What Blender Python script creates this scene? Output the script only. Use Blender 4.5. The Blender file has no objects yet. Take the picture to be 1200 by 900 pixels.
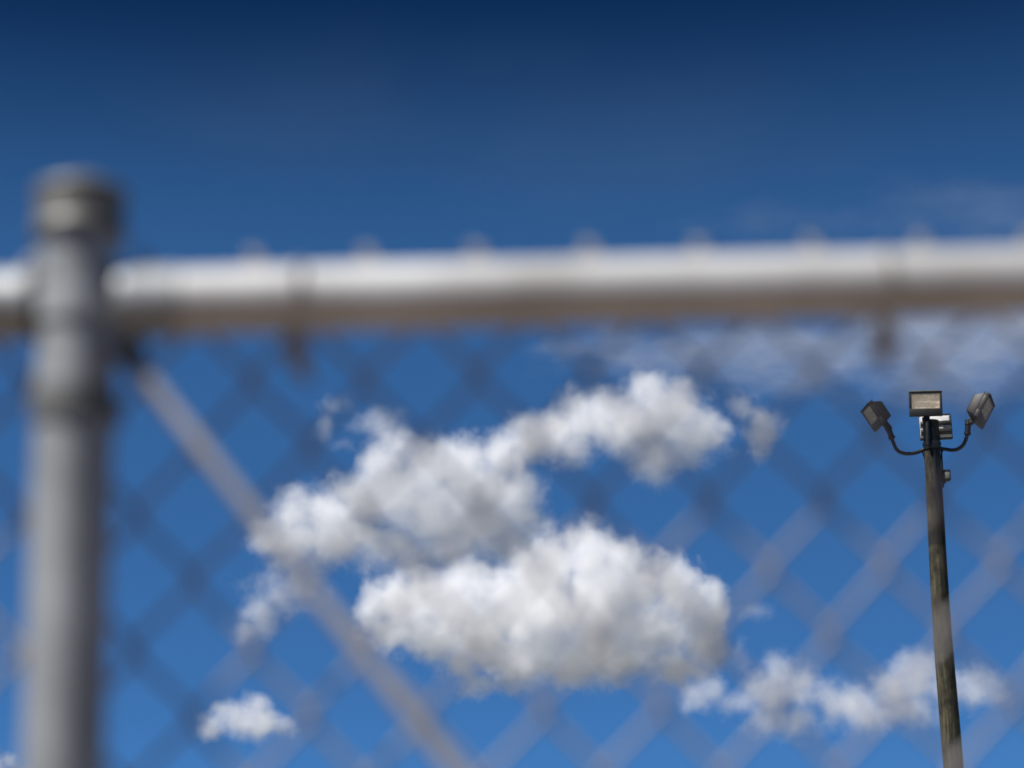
import bpy, bmesh, math, random
from mathutils import Vector, Matrix, Euler

random.seed(11)
sc = bpy.context.scene
COL = sc.collection
R = math.radians

# ------------------------------------------------------------------ camera
FPX = 2500.0                       # focal length in pixels of the 1200x900 frame
PITCH, ROLL = R(14.0), R(1.15)
CAM_H = 1.43
cam_d = bpy.data.cameras.new('camera')
cam = bpy.data.objects.new('camera', cam_d)
COL.objects.link(cam)
cam_d.sensor_width = 36.0
cam_d.lens = 36.0 * FPX / 1200.0
cam_d.clip_start = 0.05
cam_d.clip_end = 60000.0
cam_d.dof.use_dof = True
cam_d.dof.focus_distance = 55.0
cam_d.dof.aperture_fstop = 3.4
ROT = (Matrix.Rotation(math.pi / 2 + PITCH, 3, 'X') @ Matrix.Rotation(-ROLL, 3, 'Z'))
CAMP = Vector((0, 0, CAM_H))
cam.matrix_world = Matrix.Translation(CAMP) @ ROT.to_4x4()
sc.camera = cam

# ------------------------------------------------------------------ sky, sun, exposure
SUN_EL, SUN_AZ = R(58.0), R(240.0)          # azimuth clockwise from +Y (the view direction)
world = bpy.data.worlds.new('World')
sc.world = world
world.use_nodes = True
wn = world.node_tree.nodes
wl = world.node_tree.links
wn.clear()
sky = wn.new('ShaderNodeTexSky')
sky.sky_type = 'NISHITA'
sky.sun_disc = False
sky.sun_elevation = SUN_EL
sky.sun_rotation = SUN_AZ
sky.altitude = 6000.0
sky.air_density = 0.5
sky.dust_density = 0.0
sky.ozone_density = 10.0
gam = wn.new('ShaderNodeGamma')
gam.inputs['Gamma'].default_value = 0.48
tint = wn.new('ShaderNodeMix')
tint.data_type = 'RGBA'
tint.blend_type = 'MULTIPLY'
tint.inputs['Factor'].default_value = 1.0
tint.inputs['B'].default_value = (0.40, 0.94, 1.50, 1)
bg = wn.new('ShaderNodeBackground')
bg.inputs['Strength'].default_value = 0.12
wo = wn.new('ShaderNodeOutputWorld')
wl.new(sky.outputs[0], gam.inputs['Color'])
wl.new(gam.outputs[0], tint.inputs['A'])
# the sky deepens to navy from about 15 degrees upwards and stays so to the zenith
sep = wn.new('ShaderNodeSeparateXYZ')
wtc = wn.new('ShaderNodeTexCoord')
wl.new(wtc.outputs['Generated'], sep.inputs[0])
deep = wn.new('ShaderNodeMapRange')
deep.interpolation_type = 'SMOOTHSTEP'
deep.inputs['From Min'].default_value = math.sin(R(16.5))
deep.inputs['From Max'].default_value = math.sin(R(26.5))
wl.new(sep.outputs['Z'], deep.inputs['Value'])
navy = wn.new('ShaderNodeMix')
navy.data_type = 'RGBA'
navy.blend_type = 'MULTIPLY'
navy.inputs['B'].default_value = (0.01, 0.15, 0.27, 1)
wl.new(deep.outputs[0], navy.inputs['Factor'])
wl.new(tint.outputs['Result'], navy.inputs['A'])
wl.new(navy.outputs['Result'], bg.inputs['Color'])
wl.new(bg.outputs[0], wo.inputs['Surface'])

sun_d = bpy.data.lights.new('sun', 'SUN')
sun_d.energy = 5.0
sun_d.angle = R(0.53)
sun_d.color = (1.0, 0.972, 0.94)
sun = bpy.data.objects.new('sun', sun_d)
COL.objects.link(sun)
to_sun = Vector((math.sin(SUN_AZ) * math.cos(SUN_EL), math.cos(SUN_AZ) * math.cos(SUN_EL), math.sin(SUN_EL)))
sun.rotation_euler = to_sun.to_track_quat('Z', 'Y').to_euler()

sc.view_settings.view_transform = 'Standard'
sc.view_settings.look = 'None'
sc.view_settings.gamma = 1.0
sc.view_settings.exposure = 0.35
sc.view_settings.use_curve_mapping = False
sc.render.engine = 'CYCLES'
sc.cycles.use_denoising = True
sc.cycles.denoiser = 'OPENIMAGEDENOISE'
sc.cycles.use_adaptive_sampling = True
sc.cycles.adaptive_threshold = 0.012
sc.cycles.max_bounces = 18
sc.cycles.volume_bounces = 16
sc.cycles.volume_step_rate = 2.2
sc.cycles.volume_max_steps = 512


# ------------------------------------------------------------------ helpers
def ray(u, v):
    """world direction through pixel (u, v) of the 1200x900 frame, depth 1 along the view axis"""
    return ROT @ Vector(((u - 600.0) / FPX, (450.0 - v) / FPX, -1.0))


def at(u, v, Y):
    d = ray(u, v)
    return CAMP + d * (Y / d.y)


def tag(o, label=None, cat=None, group=None, kind=None):
    if label: o['label'] = label
    if cat: o['category'] = cat
    if group: o['group'] = group
    if kind: o['kind'] = kind
    return o


def link(name, me, mat=None, parent=None):
    o = bpy.data.objects.new(name, me)
    COL.objects.link(o)
    if mat is not None and me is not None:
        if not me.materials:
            me.materials.append(mat)
    if parent is not None:
        o.parent = parent
    return o


def empty(name, loc=(0, 0, 0)):
    o = bpy.data.objects.new(name, None)
    COL.objects.link(o)
    o.location = loc
    o.empty_display_size = 0.1
    return o


def bm_mesh(bm, name, smooth=True, angle=40):
    me = bpy.data.meshes.new(name)
    bmesh.ops.recalc_face_normals(bm, faces=bm.faces)
    bm.to_mesh(me)
    bm.free()
    if smooth:
        me.polygons.foreach_set('use_smooth', [True] * len(me.polygons))
        me.set_sharp_from_angle(angle=R(angle))
    return me


def tube(bm, pts, rad, sides=8, caps=True):
    """sweep a round section along a polyline; rad is a number or a list"""
    pts = [Vector(p) for p in pts]
    n = len(pts)
    rads = rad if isinstance(rad, (list, tuple)) else [rad] * n
    t0 = (pts[1] - pts[0]).normalized()
    ref = Vector((0, 0, 1)) if abs(t0.z) < 0.9 else Vector((0, 1, 0))
    nrm = (ref - t0 * ref.dot(t0)).normalized()
    rings = []
    for i in range(n):
        if i == 0: t = t0
        elif i == n - 1: t = (pts[i] - pts[i - 1]).normalized()
        else: t = ((pts[i + 1] - pts[i]).normalized() + (pts[i] - pts[i - 1]).normalized()).normalized()
        nrm = (nrm - t * nrm.dot(t)).normalized()
        b = t.cross(nrm)
        rings.append([bm.verts.new(pts[i] + (nrm * math.cos(2 * math.pi * k / sides) + b * math.sin(2 * math.pi * k / sides)) * rads[i]) for k in range(sides)])
    for i in range(n - 1):
        for k in range(sides):
            k2 = (k + 1) % sides
            bm.faces.new((rings[i][k], rings[i][k2], rings[i + 1][k2], rings[i + 1][k]))
    if caps:
        bm.faces.new(rings[0][::-1])
        bm.faces.new(rings[-1])


def lathe(bm, prof, sides=32, origin=(0, 0, 0)):
    """profile of (radius, z) turned about z"""
    ox, oy, oz = origin
    rings = []
    for r, z in prof:
        if r < 1e-6:
            rings.append([bm.verts.new((ox, oy, oz + z))])
        else:
            rings.append([bm.verts.new((ox + r * math.cos(2 * math.pi * k / sides), oy + r * math.sin(2 * math.pi * k / sides), oz + z)) for k in range(sides)])
    for a, b in zip(rings, rings[1:]):
        for k in range(sides):
            k2 = (k + 1) % sides
            if len(a) == 1 and len(b) == 1: continue
            if len(a) == 1: bm.faces.new((a[0], b[k2], b[k]))
            elif len(b) == 1: bm.faces.new((a[k], a[k2], b[0]))
            else: bm.faces.new((a[k], a[k2], b[k2], b[k]))


def frustum(bm, front, back, y0, y1, bevel=0.0):
    """box whose rectangle (x0,x1,z0,z1) at y0 tapers to another at y1"""
    def rect(q, y): return [bm.verts.new((x, y, z)) for x, z in ((q[0], q[2]), (q[1], q[2]), (q[1], q[3]), (q[0], q[3]))]
    a, b = rect(front, y0), rect(back, y1)
    fs = [bm.faces.new(a), bm.faces.new(b[::-1])]
    for k in range(4):
        k2 = (k + 1) % 4
        fs.append(bm.faces.new((a[k2], a[k], b[k], b[k2])))
    if bevel:
        es = list({e for f in fs for e in f.edges})
        bmesh.ops.bevel(bm, geom=es, offset=bevel, segments=2, affect='EDGES', profile=0.5)


def box(bm, x0, x1, y0, y1, z0, z1, bevel=0.0):
    frustum(bm, (x0, x1, z0, z1), (x0, x1, z0, z1), y0, y1, bevel)


# ------------------------------------------------------------------ materials
def mat_new(name):
    m = bpy.data.materials.new(name)
    m.use_nodes = True
    nt = m.node_tree
    return m, nt, nt.nodes['Principled BSDF']


def noise_mat(name, stops, scale=30, detail=6, rough=0.5, metal=0.0, bump=0.0, stretch=(1, 1, 1), rough_var=0.0, bump_scale=None, spec=0.5):
    m, nt, p = mat_new(name)
    N, L = nt.nodes, nt.links
    tc = N.new('ShaderNodeTexCoord')
    mp = N.new('ShaderNodeMapping')
    mp.inputs['Scale'].default_value = stretch
    L.new(tc.outputs['Object'], mp.inputs['Vector'])
    nz = N.new('ShaderNodeTexNoise')
    nz.inputs['Scale'].default_value = scale
    nz.inputs['Detail'].default_value = detail
    nz.inputs['Roughness'].default_value = 0.62
    L.new(mp.outputs[0], nz.inputs['Vector'])
    cr = N.new('ShaderNodeValToRGB')
    el = cr.color_ramp.elements
    while len(el) < len(stops): el.new(0.5)
    for e, (pos, c) in zip(el, stops):
        e.position = pos
        e.color = (c[0], c[1], c[2], 1)
    L.new(nz.outputs['Fac'], cr.inputs['Fac'])
    L.new(cr.outputs['Color'], p.inputs['Base Color'])
    p.inputs['Metallic'].default_value = metal
    p.inputs['Roughness'].default_value = rough
    p.inputs['Specular IOR Level'].default_value = spec
    if rough_var:
        mr = N.new('ShaderNodeMapRange')
        mr.inputs['To Min'].default_value = rough - rough_var
        mr.inputs['To Max'].default_value = rough + rough_var
        L.new(nz.outputs['Fac'], mr.inputs['Value'])
        L.new(mr.outputs[0], p.inputs['Roughness'])
    if bump:
        bp = N.new('ShaderNodeBump')
        bp.inputs['Strength'].default_value = bump
        bp.inputs['Distance'].default_value = 0.01
        if bump_scale:
            n2 = N.new('ShaderNodeTexNoise')
            n2.inputs['Scale'].default_value = bump_scale
            n2.inputs['Detail'].default_value = 5
            L.new(mp.outputs[0], n2.inputs['Vector'])
            L.new(n2.outputs['Fac'], bp.inputs['Height'])
        else:
            L.new(nz.outputs['Fac'], bp.inputs['Height'])
        L.new(bp.outputs[0], p.inputs['Normal'])
    return m


M_RAIL = noise_mat('galvanised_rail', [(0.3, (0.42, 0.41, 0.385)), (0.52, (0.55, 0.55, 0.535)), (0.72, (0.66, 0.665, 0.655))], scale=9, rough=0.42, metal=0.08, bump=0.05, rough_var=0.08, bump_scale=220)
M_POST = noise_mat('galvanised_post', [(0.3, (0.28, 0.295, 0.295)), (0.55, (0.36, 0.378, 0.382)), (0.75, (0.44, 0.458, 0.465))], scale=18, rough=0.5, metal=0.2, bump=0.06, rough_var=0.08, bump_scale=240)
M_FIT = noise_mat('galvanised_fitting', [(0.3, (0.13, 0.13, 0.118)), (0.6, (0.19, 0.19, 0.175)), (0.8, (0.25, 0.245, 0.225))], scale=40, rough=0.48, metal=0.3, bump=0.08)
M_WIRE = noise_mat('galvanised_wire', [(0.3, (0.24, 0.228, 0.225)), (0.6, (0.335, 0.32, 0.315)), (0.8, (0.41, 0.39, 0.385))], scale=25, rough=0.7, metal=0.0)
M_TIE = noise_mat('dull_tie_wire', [(0.3, (0.20, 0.18, 0.165)), (0.7, (0.34, 0.32, 0.30))], scale=60, rough=0.6, metal=0.3)
M_ROD = noise_mat('rusting_rod', [(0.3, (0.42, 0.42, 0.43)), (0.55, (0.52, 0.52, 0.535)), (0.75, (0.60, 0.60, 0.61))], scale=22, rough=0.55, metal=0.2)
M_GROUND = noise_mat('dirt_lot_and_dull_grass', [(0.3, (0.06, 0.040, 0.022)), (0.5, (0.14, 0.090, 0.044)), (0.7, (0.20, 0.13, 0.064))], scale=0.6, detail=10, rough=0.95, bump=0.4)
def grass_beyond(m):
    """dull green-grey grass takes over from the bare dirt a dozen metres out"""
    N, L = m.node_tree.nodes, m.node_tree.links
    p = N['Principled BSDF']
    dirt = p.inputs['Base Color'].links[0].from_socket
    tc = N.new('ShaderNodeTexCoord')
    ln = N.new('ShaderNodeVectorMath'); ln.operation = 'LENGTH'
    L.new(tc.outputs['Object'], ln.inputs[0])
    nz = N.new('ShaderNodeTexNoise'); nz.inputs['Scale'].default_value = 0.15; nz.inputs['Detail'].default_value = 6
    L.new(tc.outputs['Object'], nz.inputs['Vector'])
    ad = N.new('ShaderNodeMath'); ad.operation = 'MULTIPLY_ADD'; ad.inputs[1].default_value = 14.0
    L.new(nz.outputs['Fac'], ad.inputs[0]); L.new(ln.outputs['Value'], ad.inputs[2])
    mr = N.new('ShaderNodeMapRange'); mr.inputs['From Min'].default_value = 17.0; mr.inputs['From Max'].default_value = 22.0
    L.new(ad.outputs[0], mr.inputs['Value'])
    mx = N.new('ShaderNodeMix'); mx.data_type = 'RGBA'
    L.new(mr.outputs[0], mx.inputs['Factor']); L.new(dirt, mx.inputs['A'])
    cr = N.new('ShaderNodeValToRGB')
    cr.color_ramp.elements[0].color = (0.09, 0.098, 0.09, 1); cr.color_ramp.elements[1].color = (0.155, 0.16, 0.155, 1)
    L.new(nz.outputs['Fac'], cr.inputs['Fac']); L.new(cr.outputs['Color'], mx.inputs['B'])
    L.new(mx.outputs['Result'], p.inputs['Base Color'])
grass_beyond(M_GROUND)
M_BLACK = noise_mat('weathered_bronze_paint', [(0.3, (0.010, 0.010, 0.009)), (0.6, (0.018, 0.017, 0.015)), (0.8, (0.032, 0.027, 0.023))], scale=9, rough=0.55, bump=0.05, rough_var=0.1)
M_ARM = noise_mat('dark_painted_steel', [(0.3, (0.006, 0.006, 0.006)), (0.7, (0.014, 0.014, 0.014))], scale=20, rough=0.4, metal=0.0)
M_GREY = noise_mat('sun_bleached_grey_paint', [(0.3, (0.50, 0.50, 0.50)), (0.7, (0.66, 0.65, 0.64))], scale=9, rough=0.6)
M_VISOR = noise_mat('lichen_grey_visor', [(0.3, (0.16, 0.17, 0.12)), (0.7, (0.26, 0.27, 0.20))], scale=16, rough=0.6)
M_REFL = noise_mat('aged_reflector', [(0.38, (0.18, 0.14, 0.10)), (0.5, (0.70, 0.61, 0.49)), (0.64, (0.92, 0.84, 0.71))], scale=14, stretch=(1, 1, 2.2), rough=0.45, metal=0.25)


def wood_mat(z_low, z_high):
    m, nt, p = mat_new('weathered_pole_wood')
    N, L = nt.nodes, nt.links
    tc = N.new('ShaderNodeTexCoord')
    def nz(scale, st, detail=7, ro=0.65):
        mp = N.new('ShaderNodeMapping'); mp.inputs['Scale'].default_value = st
        L.new(tc.outputs['Object'], mp.inputs['Vector'])
        n = N.new('ShaderNodeTexNoise'); n.inputs['Scale'].default_value = scale
        n.inputs['Detail'].default_value = detail; n.inputs['Roughness'].default_value = ro
        L.new(mp.outputs[0], n.inputs['Vector'])
        return n.outputs['Fac']
    def ramp(f, stops):
        cr = N.new('ShaderNodeValToRGB'); el = cr.color_ramp.elements
        while len(el) < len(stops): el.new(0.5)
        for e, (pos, c) in zip(el, stops): e.position = pos; e.color = (*c, 1)
        L.new(f, cr.inputs['Fac']); return cr.outputs['Color']
    grain = nz(7, (6, 6, 0.35))
    blot = nz(5.5, (1.3, 1.3, 0.8))
    c1 = ramp(grain, [(0.3, (0.012, 0.010, 0.006)), (0.5, (0.055, 0.047, 0.023)), (0.72, (0.145, 0.128, 0.070))])
    c2 = ramp(blot, [(0.40, (0.22, 0.20, 0.16)), (0.58, (1, 1, 1))])
    mx = N.new('ShaderNodeMix'); mx.data_type = 'RGBA'; mx.blend_type = 'MULTIPLY'; mx.inputs['Factor'].default_value = 1
    L.new(c1, mx.inputs['A']); L.new(c2, mx.inputs['B'])
    # creosote stain round the shaft: ragged lower rim, thinning out upwards
    sp = N.new('ShaderNodeSeparateXYZ'); L.new(tc.outputs['Object'], sp.inputs[0])
    jit = N.new('ShaderNodeMath'); jit.operation = 'MULTIPLY_ADD'; jit.inputs[1].default_value = 0.16
    L.new(nz(5, (1, 1, 0.6), 4), jit.inputs[0]); L.new(sp.outputs['Z'], jit.inputs[2])
    lo_ = N.new('ShaderNodeMapRange'); lo_.inputs['From Min'].default_value = z_low + 0.06; lo_.inputs['From Max'].default_value = z_low + 0.10
    hi_ = N.new('ShaderNodeMapRange'); hi_.inputs['From Min'].default_value = z_low + 0.26; hi_.inputs['From Max'].default_value = z_high + 0.08
    hi_.inputs['To Min'].default_value = 1.0; hi_.inputs['To Max'].default_value = 0.0
    L.new(jit.outputs[0], lo_.inputs['Value']); L.new(jit.outputs[0], hi_.inputs['Value'])
    mm = N.new('ShaderNodeMath'); mm.operation = 'MULTIPLY'; L.new(lo_.outputs[0], mm.inputs[0]); L.new(hi_.outputs[0], mm.inputs[1])
    m9 = N.new('ShaderNodeMath'); m9.operation = 'MULTIPLY'; m9.inputs[1].default_value = 0.88; L.new(mm.outputs[0], m9.inputs[0])
    ms = N.new('ShaderNodeMix'); ms.data_type = 'RGBA'; ms.inputs['B'].default_value = (0.008, 0.007, 0.006, 1)
    L.new(m9.outputs[0], ms.inputs['Factor']); L.new(mx.outputs['Result'], ms.inputs['A'])
    L.new(ms.outputs['Result'], p.inputs['Base Color'])
    p.inputs['Roughness'].default_value = 0.85
    bp = N.new('ShaderNodeBump'); bp.inputs['Strength'].default_value = 0.6; bp.inputs['Distance'].default_value = 0.02
    L.new(grain, bp.inputs['Height']); L.new(bp.outputs[0], p.inputs['Normal'])
    return m




def glass_mat():
    m, nt, p = mat_new('dusty_glass')
    p.inputs['Base Color'].default_value = (0.80, 0.67, 0.48, 1)
    p.inputs['Roughness'].default_value = 0.35
    p.inputs['Transmission Weight'].default_value = 0.0
    p.inputs['Alpha'].default_value = 0.30
    return m


M_GLASS = glass_mat()

# ------------------------------------------------------------------ ground
bm = bmesh.new()
ringr = [0, 3, 8, 20, 60, 200, 800, 3000, 12000, 30000]
rings = []
for r in ringr:
    if r == 0:
        rings.append([bm.verts.new((0, 0, 0))])
    else:
        rings.append([bm.verts.new((r * math.cos(2 * math.pi * k / 48), r * math.sin(2 * math.pi * k / 48), random.uniform(-0.03, 0.0) if r < 100 else 0)) for k in range(48)])
for a, b in zip(rings, rings[1:]):
    for k in range(48):
        k2 = (k + 1) % 48
        if len(a) == 1: bm.faces.new((a[0], b[k], b[k2]))
        else: bm.faces.new((a[k], b[k], b[k2], a[k2]))
tag(link('ground', bm_mesh(bm, 'ground', True, 180), M_GROUND), 'dry brown ground under the fence', kind='structure')

# ------------------------------------------------------------------ chain link fence
FY = 1.31                                    # distance of the fence plane
POST_X = at(93, 290, FY).x
rail_z = at(130, 356, FY).z
fence = empty('chain_link_fence', (POST_X, FY, 0))
tag(fence, 'blurred galvanised chain-link fence close to the lens with post, top rail and diagonal rod', 'fence')


def fpart(name, me, mat, loc, parent=fence):
    o = link(name, me, mat, parent)
    o.location = Vector(loc) - (Vector((POST_X, FY, 0)) if parent is fence else Vector((0, 0, 0)))
    return o


X0, X1 = POST_X - 1.25, POST_X + 1.42        # ends of the fence that is built
RAIL_R, POST_R = 0.0212, 0.0248
post_top = at(93, 238, FY).z


def post_mesh(r, h):
    bm = bmesh.new()
    lathe(bm, [(0, 0), (r, 0), (r, h * 0.25), (r, h * 0.5), (r, h * 0.75), (r, h - 0.002), (r - 0.002, h), (0, h)], 40)
    return bm_mesh(bm, 'post')


def cap_mesh(r):
    # pressed dome cap: skirt with a rolled rim, a ridge and a shallow dome
    bm = bmesh.new()
    pr = [(r + 0.0002, -0.028), (r + 0.0052, -0.028), (r + 0.0060, -0.025), (r + 0.0052, -0.022), (r + 0.0040, -0.020), (r + 0.0040, -0.006),
          (r + 0.0054, -0.003), (r + 0.0058, 0.001), (r + 0.0044, 0.004), (r - 0.001, 0.0065), (r - 0.006, 0.009), (r * 0.5, 0.0120), (r * 0.2, 0.013), (0, 0.0132)]
    lathe(bm, pr, 40)
    return bm_mesh(bm, 'cap', True, 60)


post = fpart('post', post_mesh(POST_R, post_top), M_POST, (POST_X, FY, 0))
cap = link('cap', cap_mesh(POST_R), M_FIT, post)
cap.location = (0, 0, post_top + 0.004)


def band_mesh(r, h, tail=0.0):
    bm = bmesh.new()
    lathe(bm, [(r, -h / 2), (r + 0.0026, -h / 2), (r + 0.0030, 0), (r + 0.0022, h / 2), (r, h / 2)], 36)
    if tail:   # the two pinched ears with the carriage bolt through them
        box(bm, r - 0.001, r + tail, -0.0052, -0.0020, -h / 2 + 0.001, h / 2 - 0.001, 0.0008)
        box(bm, r - 0.001, r + tail, 0.0020, 0.0052, -h / 2 + 0.001, h / 2 - 0.001, 0.0008)
        tube(bm, [(r + tail * 0.6, -0.014, 0), (r + tail * 0.6, 0.014, 0)], 0.0040, 10)
        tube(bm, [(r + tail * 0.6, -0.0092, 0), (r + tail * 0.6, -0.0054, 0)], 0.0075, 6)
    return bm_mesh(bm, 'band')


bme = band_mesh(POST_R, 0.021, 0.022)
for i, (zz, ang) in enumerate([(rail_z - 0.004, 0.0), (at(75, 478, FY).z, 0.0), (rail_z - 0.32, 12.0), (rail_z - 0.68, 8.0), (rail_z - 1.04, -6.0), (rail_z - 1.4, 5.0)]):
    b = link('brace_band', bme if i else bme.copy(), M_FIT if i else M_POST, post)
    b.location = (0, 0, zz)
    b.rotation_euler = (0, 0, R(ang + (75 if i > 0 else 0)))

# top rail on both sides of the post, each seated in a pressed cup


def rail(xa, xb, za, zb):
    L_ = xb - xa
    bm = bmesh.new()
    n = 24
    tube(bm, [(L_ * k / n, 0, (zb - za) * k / n + 0.0012 * math.sin(math.pi * k / n)) for k in range(n + 1)], RAIL_R, 40)
    return fpart('top_rail', bm_mesh(bm, 'top_rail'), M_RAIL, (xa, FY, za))


rail_end = at(1150, 332, FY)
rg = (rail_end.z - rail_z) / (rail_end.x - POST_X)
rail(POST_X + POST_R + 0.006, X1, rail_z, rail_z + rg * (X1 - POST_X))
rail(X0, POST_X - POST_R - 0.006, rail_z - rg * (POST_X - X0), rail_z)
bm = bmesh.new()
lathe(bm, [(0, 0), (RAIL_R + 0.0012, 0), (RAIL_R + 0.0020, 0.003), (RAIL_R + 0.0014, 0.008), (RAIL_R + 0.0014, 0.036), (RAIL_R + 0.0016, 0.038), (RAIL_R + 0.0004, 0.039)], 36)
box(bm, -0.011, 0.011, -0.003, 0.003, -0.030, 0.001, 0.001)
cupm = bm_mesh(bm, 'rail_cup')
for s in (1, -1):
    c = fpart('rail_cup', cupm, M_POST, (POST_X + s * (POST_R + 0.003), FY, rail_z))  # darker post grey on the cups stands in for the post's shadow
    c.rotation_euler = (0, s * math.pi / 2, 0)

# the line post the rod runs down to, outside the frame on the right
line_x = POST_X + 1.36
lp = fpart('post', post_mesh(0.0242, rail_z - 0.005), M_POST, (line_x, FY, 0))
# tightening rod running down from the post to the foot of that line post
ROD_Y = FY - 0.024
a_, b_ = at(158, 425, ROD_Y), at(375, 700, ROD_Y)
d_ = (b_ - a_) / (b_.z - a_.z)
top_ = a_ - d_ * 0.004
end_ = a_ + d_ * (0.12 - a_.z)
bm = bmesh.new()
tp = top_ - Vector((POST_X, FY, 0)); ep = end_ - Vector((POST_X, FY, 0))
ep.y += 0.0
n = 30
tube(bm, [tp.lerp(ep, k / n) + Vector((0, 0, -0.004 * math.sin(math.pi * k / n))) for k in range(n + 1)], 0.0049, 12)
rod = fpart('truss_rod', bm_mesh(bm, 'truss_rod'), M_ROD, (POST_X, FY, 0))
bm = bmesh.new()      # flattened eye and turnbuckle at its upper end
ax = (tp - ep).normalized()
tube(bm, [tp - ax * 0.002, tp + ax * 0.016], 0.0070, 12)
tube(bm, [tp + ax * 0.014, tp + ax * 0.022 + Vector((0, 0.010, 0)), Vector((POST_R + 0.014, 0.004, rail_z - 0.030)), Vector((POST_R + 0.010, 0.006, rail_z - 0.014))], 0.0050, 10)
link('rod_clamp', bm_mesh(bm, 'rod_clamp'), M_ARM, rod)  # near-black colour puts the shade under the rail into the clamp

# woven fabric: one bent wire per half diamond, hooked into its neighbours, behind the rail
HW = 0.0727 / 2
HV = 0.0860 / 2
WR = 0.0021
node = at(297, 436, FY)                      # a crossing of the second row under the rail
FAB_Y = FY + RAIL_R + 0.0048
fscale = FAB_Y / FY
node = at(297, 436, FAB_Y)
z_top = node.z + 2 * HV - 0.007                 # the knuckles stand just above the rail
NROW = int((z_top - 0.06) / HV)


def wire_mesh(seed, flip):
    rnd = random.Random(seed)
    bm = bmesh.new()
    pts = []
    for j in range(NROW + 1):
        side = 1 if (j + flip) % 2 == 0 else -1
        x = side * (HW / 2 + WR * 0.9) + rnd.uniform(-0.0012, 0.0012)
        z = -j * HV + rnd.uniform(-0.0012, 0.0012)
        yo = 0.0021
        if j == 0:
            pts += [(x - side * 0.005, yo, z - 0.001), (x - side * 0.001, yo, z + 0.001), (x + side * 0.001, 0, z), (x - side * 0.001, -yo * 0.8, z - 0.003)]
        else:
            pts += [(x - side * 0.0042, yo * side * 0.8, z + 0.0056), (x - side * 0.0008, yo * side * 0.55, z + 0.0021), (x, 0, z), (x - side * 0.0008, -yo * side * 0.55, z - 0.0021), (x - side * 0.0042, -yo * side * 0.8, z - 0.0056)]
    tube(bm, pts, WR, 7)
    return bm_mesh(bm, 'wire', True, 80)


WM = {(s, f): wire_mesh(20 + s * 2 + f, f) for s in range(4) for f in (0, 1)}
k0 = int(math.floor((X0 - node.x) / HW)) + 1
k1 = int(math.ceil((X1 - node.x) / HW)) - 1
rnd = random.Random(5)
for k in range(k0, k1):
    # wire k spans the node columns k and k+1; column 0 carries a node in the row of "node"
    xm = node.x + (k + 0.5) * HW
    flip = 1 if k % 2 == 0 else 0
    if abs(xm - POST_X) < 0.012:
        continue
    me = WM[(rnd.randrange(4), flip)]
    zo = 0.010 * math.sin(xm * 1.6 + 0.4) * 0.35 + rnd.uniform(-0.0012, 0.0012)
    w = fpart('wire', me, M_WIRE, (xm, FAB_Y, z_top + zo))
    w.rotation_euler = (0, rnd.uniform(-0.0015, 0.0015), 0)

# ties that bind the fabric to the rail
bm = bmesh.new()
for dx, tw in ((0.0, 0.0),):
    tube(bm, [(dx + 0.0012 * math.sin(a), (RAIL_R + 0.0024) * math.cos(a), (RAIL_R + 0.0024) * math.sin(a)) for a in [R(t) for t in range(-80, 232, 13)]], 0.0019, 8)
tube(bm, [(0.002, 0.002, -RAIL_R - 0.0022), (0.0035, 0.010, -RAIL_R - 0.008), (0.003, 0.018, -RAIL_R - 0.020), (0.000, 0.028, -RAIL_R - 0.021), (-0.003, 0.031, -RAIL_R - 0.012), (-0.002, 0.024, -RAIL_R - 0.006)], 0.0030, 8)
tube(bm, [(-0.003, -0.004, -RAIL_R - 0.0022), (-0.002, 0.006, -RAIL_R - 0.012), (0.002, 0.018, -RAIL_R - 0.022), (0.006, 0.026, -RAIL_R - 0.026)], 0.0032, 8)
tube(bm, [(-0.006, -0.006, -RAIL_R - 0.0022), (-0.006, 0.004, -RAIL_R - 0.010), (-0.004, 0.014, -RAIL_R - 0.016), (-0.002, 0.024, -RAIL_R - 0.020)], 0.0026, 8)
tiem = bm_mesh(bm, 'tie_wire', True, 80)
t1, t2 = at(350, 345, FY).x, at(1034, 330, FY).x
for x in (t1, t2, t2 + (t2 - t1), t1 - (t2 - t1), t1 - 2 * (t2 - t1)):
    t = fpart('tie_wire', tiem, M_TIE, (x, FY, rail_z + rg * (x - POST_X)))
    t.rotation_euler = (0, R(random.uniform(-3, 3)), R(random.uniform(-6, 6)))

# ------------------------------------------------------------------ floodlight pole
PY = 26.0
pole = empty('floodlight_pole', (0, 0, 0))
tag(pole, 'weathered wooden pole carrying four dark floodlights on curved arms at the right', 'light pole')
p_hi, p_mid, p_lo = at(1091.0, 505, PY), at(1097.5, 640, PY), at(1117, 900, PY)
slope = (p_lo - p_mid) / (p_lo.z - p_mid.z)
base = p_lo + slope * (0 - p_lo.z)
pole.location = base
PXM = PY / (ray(1100, 600).y * FPX)          # metres per pixel there
PO = Vector(base)


def pl(u, v, dy=0.0):
    """pole-local point seen at pixel (u, v), dy metres nearer (-) or farther (+) than the pole axis"""
    return at(u, v, PY + dy) - PO


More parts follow.
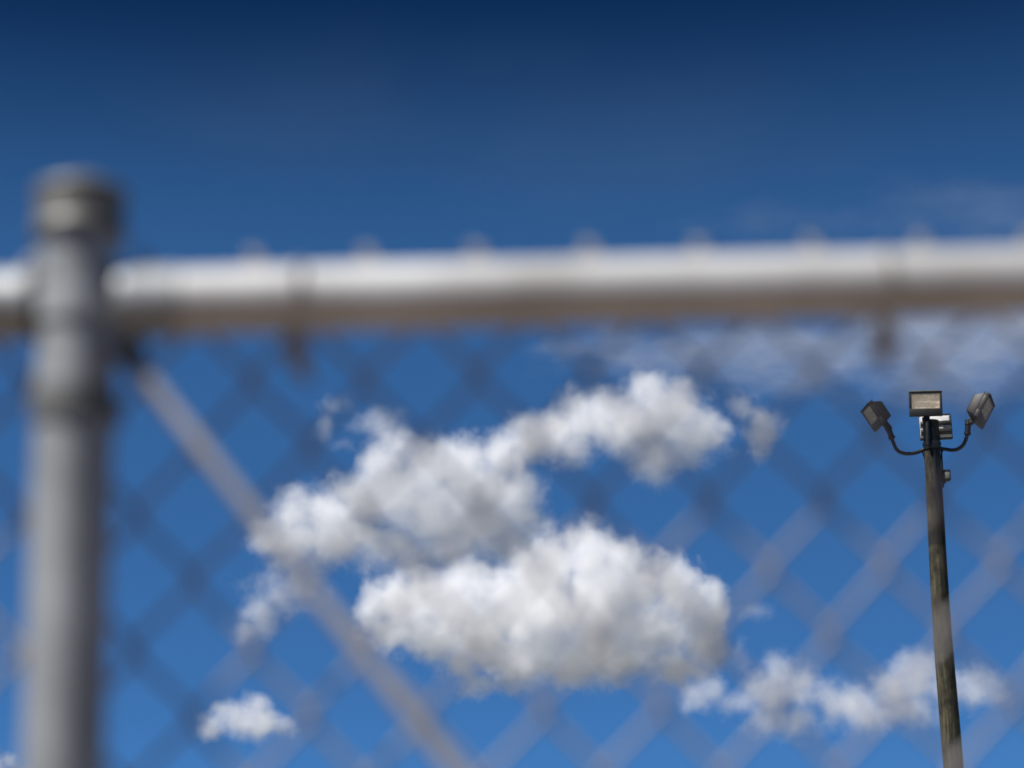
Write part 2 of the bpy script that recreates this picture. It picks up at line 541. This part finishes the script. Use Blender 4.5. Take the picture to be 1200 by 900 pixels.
bm = bmesh.new()
prof = []
for k in range(41):
    t = k / 40
    if t < 0.55: c = Vector((0, 0, 0)).lerp(p_lo - PO, t / 0.55)
    else:
        s = (t - 0.55) / 0.45
        A, B, C = p_lo - PO, p_mid - PO, pl(1091.0, 493)
        q = (B.z - A.z) / (C.z - A.z)
        ctrl = B + (B - A.lerp(C, q)) * 0.6
        c = A * (1 - s) ** 2 + ctrl * 2 * s * (1 - s) + C * s * s
    prof.append(c)
vis = lambda c: 0.5 * (18.6 + 4.6 * max(0, min(1.6, (pl(1091, 493).z - c.z) / (pl(1091, 493).z - (p_lo - PO).z)))) * PXM
rr = [vis(c) * (1 + random.uniform(-0.012, 0.012)) for c in prof]
tube(bm, prof, rr, 28)
for v in bm.verts:      # slightly out of round, with checks
    a = math.atan2(v.co.y, v.co.x)
    v.co.x += 0.004 * math.sin(v.co.z * 2.1 + 1)
M_WOOD = wood_mat(pl(1098, 641).z, pl(1096, 600).z)
pole_shaft = link('pole', bm_mesh(bm, 'pole', True, 50), M_WOOD, pole)


def pole_at(v):
    z = (at(1095, v, PY) - PO).z
    for a, b in zip(prof, prof[1:]):
        if a.z <= z <= b.z:
            return a.lerp(b, (z - a.z) / (b.z - a.z)), vis(a)
    return prof[-1], vis(prof[-1])


# cable conduit down the face of the pole
bm = bmesh.new()
pts = []
for v in range(498, 604, 8):
    c, r_ = pole_at(v)
    pts.append(c + Vector((-0.008 + 0.0004 * (v - 498), -r_ - 0.012, 0)))
tube(bm, pts, [0.026] * 3 + [0.022] * (len(pts) - 3), 10)
link('conduit', bm_mesh(bm, 'conduit'), M_ARM, pole)
# thin cable on the right side
bm = bmesh.new()
pts = []
for v in range(524, 575, 6):
    c, r_ = pole_at(v)
    pts.append(c + Vector((r_ + 0.012, -0.02, 0)))
tube(bm, pts, 0.010, 8)
link('cable', bm_mesh(bm, 'cable'), M_ARM, pole)

# small box with a photocell on the right flank
bm = bmesh.new()
c, r_ = pole_at(558)
box(bm, r_ - 0.01, r_ + 0.105, -0.06, 0.06, -0.065, 0.07, 0.008)
bm2 = bm_mesh(bm, 'junction_box')
jb = link('junction_box', bm2, M_BLACK, pole)
jb.location = c
bm = bmesh.new()
box(bm, r_ + 0.025, r_ + 0.09, -0.068, -0.058, -0.045, 0.035, 0.004)
link('cover', bm_mesh(bm, 'cover'), M_VISOR, jb)
bm = bmesh.new()
tube(bm, [(r_ + 0.03, -0.01, -0.065), (r_ + 0.025, -0.01, -0.10)], 0.02, 10)
link('gland', bm_mesh(bm, 'gland'), M_ARM, jb)

# bracket: collar and two swan arms
c, r_ = pole_at(523)
bm = bmesh.new()
lathe(bm, [(r_ + 0.001, -0.045), (r_ + 0.016, -0.045), (r_ + 0.016, -0.012), (r_ + 0.008, -0.010), (r_ + 0.008, 0.010), (r_ + 0.016, 0.012), (r_ + 0.016, 0.045), (r_ + 0.001, 0.045)], 28, c)
box(bm, c.x - 0.06, c.x + 0.06, c.y - r_ - 0.045, c.y - r_ - 0.005, c.z - 0.05, c.z + 0.05, 0.006)
link('collar', bm_mesh(bm, 'collar'), M_ARM, pole)


def smooth_path(P, sub=6):
    out = []
    for i in range(len(P) - 1):
        p0, p1, p2, p3 = P[max(i - 1, 0)], P[i], P[i + 1], P[min(i + 2, len(P) - 1)]
        for k in range(sub):
            t = k / sub
            out.append(0.5 * ((2 * p1) + (p2 - p0) * t + (2 * p0 - 5 * p1 + 4 * p2 - p3) * t * t + (3 * p1 - p0 - 3 * p2 + p3) * t ** 3))
    out.append(P[-1])
    return out


for s, PX in ((-1, [(1084, 526), (1078, 529), (1068, 531.5), (1058, 531), (1051, 527), (1047, 519), (1044, 510), (1041.5, 503)]),
              (1, [(1101, 525.5), (1108, 526.5), (1116, 527.5), (1123, 526), (1129, 521), (1132.5, 513), (1134, 505), (1134.5, 497)])):
    bm = bmesh.new()
    tube(bm, smooth_path([pl(u, v, -0.01) for u, v in PX]), 0.0235, 12)
    arm = link('bracket_arm', bm_mesh(bm, 'bracket_arm'), M_ARM, pole)
    bm = bmesh.new()
    e1, e0 = pl(*PX[-1], -0.01), pl(*PX[-2], -0.01)
    dd = (e1 - e0).normalized()
    tube(bm, [e0 - dd * 0.05, e0 - dd * 0.02, e0 - dd * 0.019, e1 - dd * 0.01, e1 - dd * 0.009, e1 + dd * 0.05], [0.044, 0.044, 0.036, 0.036, 0.046, 0.040], 14)
    link('slip_fitter', bm_mesh(bm, 'slip_fitter'), M_ARM, arm)
    bm = bmesh.new()        # short stay below the arm
    q0 = pl(PX[0][0] + s * 4, PX[0][1] + 1, -0.01)
    q1, _ = pole_at(538)
    tube(bm, [q0, q1 + Vector((s * (_ - 0.005), -0.01, 0))], 0.009, 8)
    link('stay', bm_mesh(bm, 'stay'), M_ARM, arm)

# floodlight: local frame, aims along -Y, z up, the knuckle under its back
W, H, D = 0.405, 0.315, 0.15
FL = {}
bm = bmesh.new()
frustum(bm, (-W / 2, W / 2, -H / 2, H / 2), (-W / 2, W / 2, -H / 2, H / 2), -0.02, 0.035, 0.006)
me = bm_mesh(bm, 'door')
# hollow the door frame: rebuild as four bars so that glass and reflector sit inside it
bpy.data.meshes.remove(me)
bm = bmesh.new()
fw = 0.030
box(bm, -W / 2, W / 2, -0.025, 0.03, H / 2 - fw, H / 2, 0.005)
box(bm, -W / 2, W / 2, -0.025, 0.03, -H / 2, -H / 2 + 0.095, 0.005)
box(bm, -W / 2, -W / 2 + fw, -0.0245, 0.0295, -H / 2 + 0.0935, H / 2 - fw + 0.0015, 0.004)
box(bm, W / 2 - fw, W / 2, -0.0245, 0.0295, -H / 2 + 0.0935, H / 2 - fw + 0.0015, 0.004)
FL['door_frame'] = bm_mesh(bm, 'door_frame')
bm = bmesh.new()
frustum(bm, (-W / 2 + 0.004, W / 2 - 0.004, -H / 2 + 0.004, H / 2 - 0.004), (-W / 2 + 0.03, W / 2 - 0.03, -H / 2 + 0.035, H / 2 - 0.06), 0.031, D, 0.014)
box(bm, -0.09, 0.09, D - 0.02, D + 0.02, -0.10, 0.03, 0.008)
FL['housing'] = bm_mesh(bm, 'housing')
bm = bmesh.new()
x0, x1, z0, z1 = -W / 2 + fw, W / 2 - fw, -H / 2 + 0.095, H / 2 - fw
g = [bm.verts.new(p) for p in ((x0, -0.021, z0), (x1, -0.021, z0), (x1, -0.021, z1), (x0, -0.021, z1))]
g2 = [bm.verts.new(p) for p in ((x0, -0.017, z0), (x1, -0.017, z0), (x1, -0.017, z1), (x0, -0.017, z1))]
bm.faces.new(g); bm.faces.new(g2[::-1])
for k in range(4): bm.faces.new((g[k], g2[k], g2[(k + 1) % 4], g[(k + 1) % 4]))
FL['glass'] = bm_mesh(bm, 'glass', False)
bm = bmesh.new()     # stepped reflector with the lamp tube across it
nst = 6
prev = None
for i in range(nst + 1):
    z = z0 + (z1 - z0) * i / nst
    y = 0.004 + 0.008 * (1 - abs(2 * i / nst - 1)) + (0.004 if i % 2 else 0)
    row = [bm.verts.new((x0, y - 0.012, z)), bm.verts.new((x0 + 0.05, y, z)), bm.verts.new((x1 - 0.05, y, z)), bm.verts.new((x1, y - 0.012, z))]
    if prev:
        for q in range(3): bm.faces.new((prev[q], prev[q + 1], row[q + 1], row[q]))
    prev = row
FL['reflector'] = bm_mesh(bm, 'reflector', False)
bm = bmesh.new()
tube(bm, [(x0 + 0.05, -0.004, (z0 + z1) / 2 - 0.01), (x1 - 0.05, -0.004, (z0 + z1) / 2 - 0.01)], 0.009, 10)
FL['lamp_tube'] = bm_mesh(bm, 'lamp_tube')
bm = bmesh.new()
frustum(bm, (-W / 2 + 0.01, W / 2 - 0.01, H / 2 - 0.006, H / 2 + 0.004), (-W / 2 + 0.01, W / 2 - 0.01, H / 2 + 0.001, H / 2 + 0.014), -0.034, 0.05, 0.002)
FL['visor'] = bm_mesh(bm, 'visor')
bm = bmesh.new()
box(bm, -0.028, 0.028, D - 0.10, D - 0.03, -H / 2 - 0.05, -H / 2 + 0.06, 0.008)
tube(bm, [(-0.045, D - 0.065, -H / 2 - 0.025), (0.045, D - 0.065, -H / 2 - 0.025)], 0.030, 14)
FL['knuckle'] = bm_mesh(bm, 'knuckle')
FMAT = {'door_frame': M_BLACK, 'glass': M_GLASS, 'reflector': M_REFL, 'lamp_tube': M_GREY, 'visor': M_BLACK, 'knuckle': M_ARM, 'housing': M_BLACK}


def floodlight(center, aim, up, label, grey=False, scale=1.0, visor=None):
    """aim: direction of the glass; up: rough up vector of the lamp"""
    aim = Vector(aim).normalized()
    z = (Vector(up) - aim * Vector(up).dot(aim)).normalized()
    y = -aim
    x = y.cross(z)
    o = link('floodlight', FL['housing'].copy() if grey else FL['housing'], None, pole)
    if grey: o.data.materials.clear()
    if not o.data.materials:
        o.data.materials.append(M_GREY if grey else M_BLACK)
    o['label'] = label
    m3 = Matrix((x, y, z)).transposed()
    off = m3 @ Vector((0, D * 0.3, 0)) * scale
    o.matrix_local = Matrix.Translation(Vector(center) - off) @ m3.to_4x4() @ Matrix.Scale(scale, 4)
    for nm in ('door_frame', 'glass', 'reflector', 'lamp_tube', 'visor', 'knuckle'):
        mt = visor if (nm == 'visor' and visor) else FMAT[nm]
        me = FL[nm] if mt is FMAT[nm] else FL[nm].copy()
        if mt is not FMAT[nm]: me.materials.clear()
        link(nm, me, mt, o)
    if grey:      # dark cooling ribs across its back
        for zz in (-0.115, -0.01):
            bm = bmesh.new()
            box(bm, -W / 2 + 0.012, W / 2 - 0.012, 0.05, D + 0.045, zz - 0.022, zz + 0.022, 0.005)
            link('rib', bm_mesh(bm, 'rib'), M_BLACK, o)
    return o


floodlight(pl(1084.5, 474, -0.12), (-0.14, -1, -0.04), (0.03, 0, 1), 'dark floodlight at the pole top facing the camera with its dusty glass', visor=M_VISOR)
floodlight(pl(1026.5, 486.5, -0.03), (-0.86, -0.10, -0.50), (-0.5, 0.0, 0.86), 'dark floodlight on the left arm turned away to the left')
floodlight(pl(1149.5, 480, -0.03), (0.78, -0.36, -0.46), (0.47, 0.0, 0.88), 'dark floodlight on the right arm turned away to the right', scale=1.07)
floodlight(pl(1096.5, 500, 0.30), (0.16, 1, -0.22), (0, 0, 1), 'grey backed floodlight behind the pole top facing away', grey=True)
bm = bmesh.new()        # stem that carries the front lamp
tube(bm, [pl(1087.5, 522, -0.14), pl(1087.0, 500, -0.14), pl(1086.3, 484, -0.10)], [0.03, 0.03, 0.036], 12)
link('stem', bm_mesh(bm, 'stem'), M_ARM, pole)
bm = bmesh.new()        # stem of the rear lamp
tube(bm, [pl(1094, 524, 0.13), pl(1095, 510, 0.16), pl(1096, 500, 0.24)], 0.03, 12)
link('stem', bm_mesh(bm, 'stem'), M_ARM, pole)


# ------------------------------------------------------------------ clouds: real scattering vapour
def cloud_material(name, K, aniso, edge, fine, fine_scale, seed, stretch, detail=5.0):
    """vapour: the stored field is eroded by fine turbulence, then turned into scattering density"""
    m = bpy.data.materials.new(name)
    m.use_nodes = True
    nt = m.node_tree
    N, L = nt.nodes, nt.links
    N.clear()
    out = N.new('ShaderNodeOutputMaterial')
    pv = N.new('ShaderNodeVolumePrincipled')
    pv.inputs['Color'].default_value = (0.999, 0.999, 0.999, 1)
    pv.inputs['Density Attribute'].default_value = ''
    pv.inputs['Anisotropy'].default_value = aniso
    vi = N.new('ShaderNodeVolumeInfo')
    tc = N.new('ShaderNodeTexCoord')
    mp = N.new('ShaderNodeMapping')
    mp.inputs['Location'].default_value = (seed * 3.3, seed * 1.7, seed * 5.1)
    mp.inputs['Scale'].default_value = stretch
    L.new(tc.outputs['Object'], mp.inputs['Vector'])
    nz = N.new('ShaderNodeTexNoise')
    nz.inputs['Scale'].default_value = 1.0 / fine_scale
    nz.inputs['Detail'].default_value = detail
    nz.inputs['Roughness'].default_value = 0.64
    L.new(mp.outputs[0], nz.inputs['Vector'])
    ma = N.new('ShaderNodeMath'); ma.operation = 'MULTIPLY_ADD'
    L.new(nz.outputs['Fac'], ma.inputs[0])
    ma.inputs[1].default_value = 2 * fine
    ma.inputs[2].default_value = -fine - FIELD_OFF
    ad = N.new('ShaderNodeMath'); ad.operation = 'ADD'
    L.new(vi.outputs['Density'], ad.inputs[0]); L.new(ma.outputs[0], ad.inputs[1])
    mr = N.new('ShaderNodeMapRange')
    mr.inputs['From Min'].default_value = 0.0
    mr.inputs['From Max'].default_value = edge
    L.new(ad.outputs[0], mr.inputs['Value'])
    pw = N.new('ShaderNodeMath'); pw.operation = 'POWER'; pw.inputs[1].default_value = 1.5
    L.new(mr.outputs[0], pw.inputs[0])
    kk = N.new('ShaderNodeMath'); kk.operation = 'MULTIPLY'; kk.inputs[1].default_value = K
    L.new(pw.outputs[0], kk.inputs[0])
    L.new(kk.outputs[0], pv.inputs['Density'])
    L.new(pv.outputs[0], out.inputs['Volume'])
    return m


FIELD_OFF = 0.36
M_CORE, _nt, _p = mat_new('dense_cloud_heart')
_p.inputs['Base Color'].default_value = (0.96, 0.96, 0.965, 1)
_p.inputs['Roughness'].default_value = 1.0
_p.inputs['Specular IOR Level'].default_value = 0.0


class F:
    """a geometry-node field with arithmetic"""
    nt = None

    def __init__(s, sock): s.s = sock

    @staticmethod
    def m(op, *a, clamp=False):
        n = F.nt.nodes.new('ShaderNodeMath')
        n.operation = op
        n.use_clamp = clamp
        for i, v in enumerate(a):
            if isinstance(v, F): F.nt.links.new(v.s, n.inputs[i])
            else: n.inputs[i].default_value = v
        return F(n.outputs[0])

    @staticmethod
    def v(op, *a, out=0):
        n = F.nt.nodes.new('ShaderNodeVectorMath')
        n.operation = op
        for i, v in enumerate(a):
            if isinstance(v, F): F.nt.links.new(v.s, n.inputs[i])
            elif isinstance(v, (tuple, list)): n.inputs[i].default_value = v
            else: n.inputs['Scale'].default_value = v
        return F(n.outputs[out])

    def __add__(s, o): return F.m('ADD', s, o)
    def __sub__(s, o): return F.m('SUBTRACT', s, o)
    def __mul__(s, o): return F.m('MULTIPLY', s, o)


def fnoise(pos, scale, detail, rough, seed, vec=False, lac=2.0):
    n = F.nt.nodes.new('ShaderNodeTexNoise')
    n.noise_dimensions = '3D'
    n.inputs['Scale'].default_value = scale
    n.inputs['Detail'].default_value = detail
    n.inputs['Roughness'].default_value = rough
    n.inputs['Lacunarity'].default_value = lac
    p = F.v('ADD', pos, (seed * 13.7, seed * 7.3, seed * 3.1))
    F.nt.links.new(p.s, n.inputs['Vector'])
    return F(n.outputs['Color' if vec else 'Fac'])


def fvoro(pos, scale, detail, rough, seed):
    n = F.nt.nodes.new('ShaderNodeTexVoronoi')
    n.feature = 'F1'
    n.inputs['Scale'].default_value = scale
    n.inputs['Detail'].default_value = detail
    n.inputs['Roughness'].default_value = rough
    n.normalize = False
    p = F.v('ADD', pos, (seed * 5.7, seed * 9.3, seed * 2.1))
    F.nt.links.new(p.s, n.inputs['Vector'])
    return F(n.outputs['Distance'])


def cloud_tree(blobs, voxel, seed, billow, fuzz, warp, big, stretch, depth, center, mat, core=None, grow=1.1):
    """geometry nodes that fill a grid with the cloud's field; with core set, its dense heart as a closed skin instead"""
    uc, vc = center
    pad = 16
    L_ = []
    for b in blobs:
        u, v, ru, rv = b[0], b[1], b[2] * grow, b[3] * grow
        s = b[4] if len(b) > 4 else 1.0
        ry = min(max(0.5 * (ru + rv), 0.8 * min(ru, rv)), 1.6 * min(ru, rv) + 10) * depth
        L_.append(((u - uc), 0.0, (vc - v), ru, ry, rv, s))
    lo = [min(q[i] - q[3 + i] for q in L_) - pad for i in range(3)]
    hi = [max(q[i] + q[3 + i] for q in L_) + pad for i in range(3)]
    res = [max(8, int((hi[i] - lo[i]) / voxel)) for i in range(3)]
    nt = bpy.data.node_groups.new('cloud', 'GeometryNodeTree')
    nt.interface.new_socket('Geometry', in_out='OUTPUT', socket_type='NodeSocketGeometry')
    F.nt = nt
    pos = F(nt.nodes.new('GeometryNodeInputPosition').outputs[0])
    st = F.v('MULTIPLY', pos, tuple(stretch))
    w = F.v('SUBTRACT', fnoise(st, 1 / 40.0, 4, 0.6, seed + 3, True), (0.5, 0.5, 0.5))
    wp = F.v('ADD', pos, F.v('SCALE', w, warp * 2.2))
    f = None
    for (x, y, z, rx, ry, rz, s) in L_:
        q = F.v('MULTIPLY', F.v('SUBTRACT', wp, (x, y, z)), (1 / rx, 1 / ry, 1 / rz))
        d = F.v('LENGTH', q, out=1)
        g_ = F.m('MULTIPLY_ADD', d, -s, s)
        f = g_ if f is None else F.m('SMOOTH_MAX', f, g_, 0.12)
    tot = f + (fnoise(st, 1 / big, 3, 0.55, seed + 9) - 0.5) * (2 * fuzz)
    if billow:
        tot = tot + (F.m('SUBTRACT', 0.52, fvoro(F.v('ADD', st, F.v('SCALE', w, 18.0)), 1 / 30.0, 1.0, 0.45, seed))) * (0.7 * billow)
    tot = F.m('ADD', tot, FIELD_OFF, clamp=True)
    vcn = nt.nodes.new('GeometryNodeVolumeCube')
    nt.links.new(tot.s, vcn.inputs['Density'])
    vcn.inputs['Min'].default_value = lo
    vcn.inputs['Max'].default_value = hi
    for i, nm in enumerate(('Resolution X', 'Resolution Y', 'Resolution Z')):
        vcn.inputs[nm].default_value = res[i]
    sm = nt.nodes.new('GeometryNodeSetMaterial')
    sm.inputs['Material'].default_value = mat
    go = nt.nodes.new('NodeGroupOutput')
    if core is None:
        nt.links.new(vcn.outputs[0], sm.inputs['Geometry'])
    else:
        vm = nt.nodes.new('GeometryNodeVolumeToMesh')
        vm.resolution_mode = 'GRID'
        vm.inputs['Threshold'].default_value = FIELD_OFF + core
        nt.links.new(vcn.outputs[0], vm.inputs['Volume'])
        ss = nt.nodes.new('GeometryNodeSetShadeSmooth')
        nt.links.new(vm.outputs[0], ss.inputs[0])
        nt.links.new(ss.outputs[0], sm.inputs['Geometry'])
    nt.links.new(sm.outputs[0], go.inputs[0])
    return nt


def make_cloud(label, blobs, dist, K, voxel, seed, billow=0.05, fuzz=0.54, edge=0.78, warp=13.0, big=60.0, stretch=(1, 1, 1), group='clouds in the sky', depth=1.0,
               name='cumulus_cloud', aniso=0.0, fine=0.70, fine_scale=24.0, core=0.78, core_from=None, grow=1.1):
    """blobs: (u, v, half width, half height, strength) in photo pixels at this cloud's distance"""
    center = (sum(b[0] for b in blobs) / len(blobs), sum(b[1] for b in blobs) / len(blobs))
    mat = cloud_material('cloud_vapour', K, aniso, edge, fine, fine_scale, seed, stretch, 3.0 if name == "cirrus_cloud" else 4.0)
    vol = bpy.data.volumes.new('vapour')
    o = bpy.data.objects.new(name, vol)
    COL.objects.link(o)
    vol.materials.append(mat)
    md = o.modifiers.new('vapour', 'NODES')
    md.node_group = cloud_tree(blobs, voxel, seed, billow, fuzz, warp, big, stretch, depth, center, mat, None, grow)
    if core:      # the dense heart of the cloud, where light no longer passes, lies inside the vapour
        c = link('core', bpy.data.meshes.new('core'), M_CORE, o)
        mc = c.modifiers.new('core', 'NODES')
        mc.node_group = cloud_tree(core_from or blobs, voxel * 1.35, seed, 0.0, fuzz, warp, big, stretch, depth, center, M_CORE, core, grow)
    k = dist / FPX
    fx, fy, fz_ = ROT @ Vector((1, 0, 0)), ROT @ Vector((0, 0, -1)), ROT @ Vector((0, 1, 0))
    o.matrix_world = Matrix.Translation(CAMP + ray(*center) * dist) @ Matrix((fx, fy, fz_)).transposed().to_4x4() @ Matrix.Scale(k, 4)
    tag(o, label, 'cloud', group)
    return o


make_cloud('bright white cumulus cloud with domed top, the largest below the centre',
           [(440, 715, 26, 34), (470, 710, 40, 40), (500, 705, 42, 40), (460, 740, 40, 26), (540, 700, 44, 42), (565, 690, 34, 32), (590, 700, 40, 44), (600, 725, 50, 50), (510, 745, 58, 36), (560, 740, 62, 50), (620, 680, 38, 48), (648, 665, 42, 50),
            (688, 655, 44, 50), (640, 720, 75, 60), (700, 700, 65, 60), (728, 665, 36, 42), (757, 690, 40, 44), (790, 695, 38, 44), (760, 735, 70, 54), (815, 715, 34, 48), (838, 715, 18, 44), (825, 755, 32, 38),
            (700, 765, 85, 42), (610, 770, 75, 36), (540, 775, 44, 30, 0.8), (570, 800, 50, 18, 0.6), (780, 780, 54, 28, 0.8), (670, 785, 64, 24, 0.8)],
           3000, 0.070, 2.7, 1, fuzz=0.42)
LONG = [(318, 628, 32, 28), (345, 605, 36, 36), (350, 630, 48, 32), (385, 605, 44, 36), (400, 630, 64, 36), (430, 585, 44, 36), (455, 548, 36, 36), (470, 580, 54, 48), (500, 555, 48, 50), (510, 600, 64, 50),
            (540, 545, 42, 40), (560, 575, 54, 54), (570, 610, 54, 42), (600, 585, 40, 48), (615, 610, 32, 32), (590, 535, 40, 34), (620, 515, 40, 34), (455, 640, 74, 28, 0.7), (530, 640, 64, 34, 0.8), (590, 640, 50, 34, 0.8), (560, 665, 56, 26, 0.6), (470, 660, 60, 24, 0.5),
            (650, 505, 40, 36), (680, 490, 40, 38), (670, 520, 44, 30, 0.8), (712, 490, 44, 40), (740, 500, 48, 44), (757, 462, 28, 34), (765, 447, 18, 19), (785, 490, 46, 44), (815, 505, 42, 40), (800, 530, 44, 26, 0.8), (765, 535, 36, 34, 0.8),
            (838, 510, 18, 30, 0.7), (462, 522, 26, 24, 0.8)]
make_cloud('long grey-white cumulus cloud rising to the right, its left tip crossed by the diagonal rod', LONG,
           3400, 0.048, 2.8, 4, fuzz=0.36, fine=0.62, grow=1.16, core_from=LONG[:17] + LONG[22:33])
make_cloud('thin torn curl of cloud above the left half of the long cloud',
           [(396, 478, 30, 17, 0.8), (381, 500, 15, 24, 0.65), (440, 494, 38, 20, 0.9), (466, 510, 26, 26, 1.0), (398, 520, 20, 14, 0.5), (420, 500, 30, 16, 0.5)],
           3350, 0.020, 2.0, 17, edge=0.9, core=0)
make_cloud('small ragged wisp of cloud off the right end of the long cloud',
           [(868, 478, 22, 15, 0.6), (890, 503, 23, 28, 0.7), (888, 530, 16, 16, 0.5)], 3500, 0.022, 2.0, 21, edge=0.6, core=0)
make_cloud('faint torn shreds of cloud hanging below the long cloud at left',
           [(335, 688, 46, 36, 0.6), (306, 722, 28, 30, 0.8), (288, 742, 20, 18, 0.7)], 3500, 0.016, 2.0, 24, edge=0.6, core=0)
make_cloud('low ragged cumulus cloud at lower right, left of the wooden pole',
           [(815, 818, 26, 22), (832, 808, 24, 24), (866, 824, 36, 20, 0.9), (898, 812, 32, 30), (915, 790, 26, 28), (935, 805, 36, 32), (965, 815, 36, 24, 0.8), (900, 845, 38, 22, 0.7), (935, 845, 42, 24, 0.7), (990, 828, 44, 28, 0.9), (1015, 836, 40, 24, 0.8)],
           3600, 0.028, 2.5, 7, fuzz=0.42, grow=1.18, core_from=[(898, 812, 32, 30), (915, 790, 26, 28), (935, 805, 36, 32), (965, 815, 36, 24, 0.8)])
make_cloud('low cumulus cloud at lower right, cut by the wooden pole',
           [(1012, 832, 42, 28, 0.85), (1045, 810, 36, 30), (1070, 795, 34, 34), (1088, 785, 30, 28), (1070, 830, 48, 26, 0.8), (1110, 805, 40, 30), (1140, 808, 36, 26), (1162, 818, 24, 18, 0.8)],
           3700, 0.028, 2.5, 8, fuzz=0.42, grow=1.18)
make_cloud('tiny faint shred of cloud right of the largest cloud',
           [(866, 768, 14, 24, 0.6), (886, 716, 24, 13, 0.45)], 3600, 0.013, 2.0, 31, edge=0.6, core=0)
make_cloud('small puff of cumulus cloud alone at the lower left',
           [(298, 832, 24, 25), (275, 842, 28, 24), (300, 850, 42, 24), (255, 850, 26, 16, 0.8), (325, 852, 26, 18), (342, 860, 16, 10, 0.7)],
           3600, 0.050, 2.0, 12)
make_cloud('sliver of cloud at the bottom left corner by the post',
           [(10, 893, 18, 12, 0.9), (-12, 900, 22, 16)], 3600, 0.05, 2.0, 14)
make_cloud('thin streaky cirrus veil just under the top rail at right',
           [(740, 405, 110, 34, 0.5), (860, 410, 150, 46, 0.8), (960, 412, 160, 54, 0.95), (1090, 408, 170, 66, 1.0), (1210, 400, 160, 74, 1.0), (890, 438, 130, 28, 0.75)],
           7000, 0.0085, 9.0, 41, stretch=(0.5, 0.6, 1.0), name='cirrus_cloud', edge=1.3, fuzz=0.8, billow=0.0, group='thin high clouds', fine=0.6, fine_scale=26.0, core=0)
make_cloud('faint cirrus streaks above the top rail at right',
           [(1000, 262, 200, 34, 0.8), (1150, 250, 160, 50, 0.9)],
           7500, 0.0015, 10.0, 44, stretch=(0.42, 0.6, 1.0), name='cirrus_cloud', edge=1.3, fuzz=0.9, billow=0.0, group='thin high clouds', fine=0.6, fine_scale=22.0, core=0)
make_cloud('barely visible broad cirrus haze high in the sky above the top rail',
           [(420, 130, 300, 110, 1.0), (700, 170, 320, 110, 1.0), (560, 90, 300, 70, 0.8)],
           9000, 0.00013, 26.0, 51, stretch=(0.5, 0.6, 1.1), name='cirrus_cloud', edge=1.3, fuzz=0.8, billow=0.0, group='thin high clouds', fine=0.5, fine_scale=90.0, big=140.0, core=0)
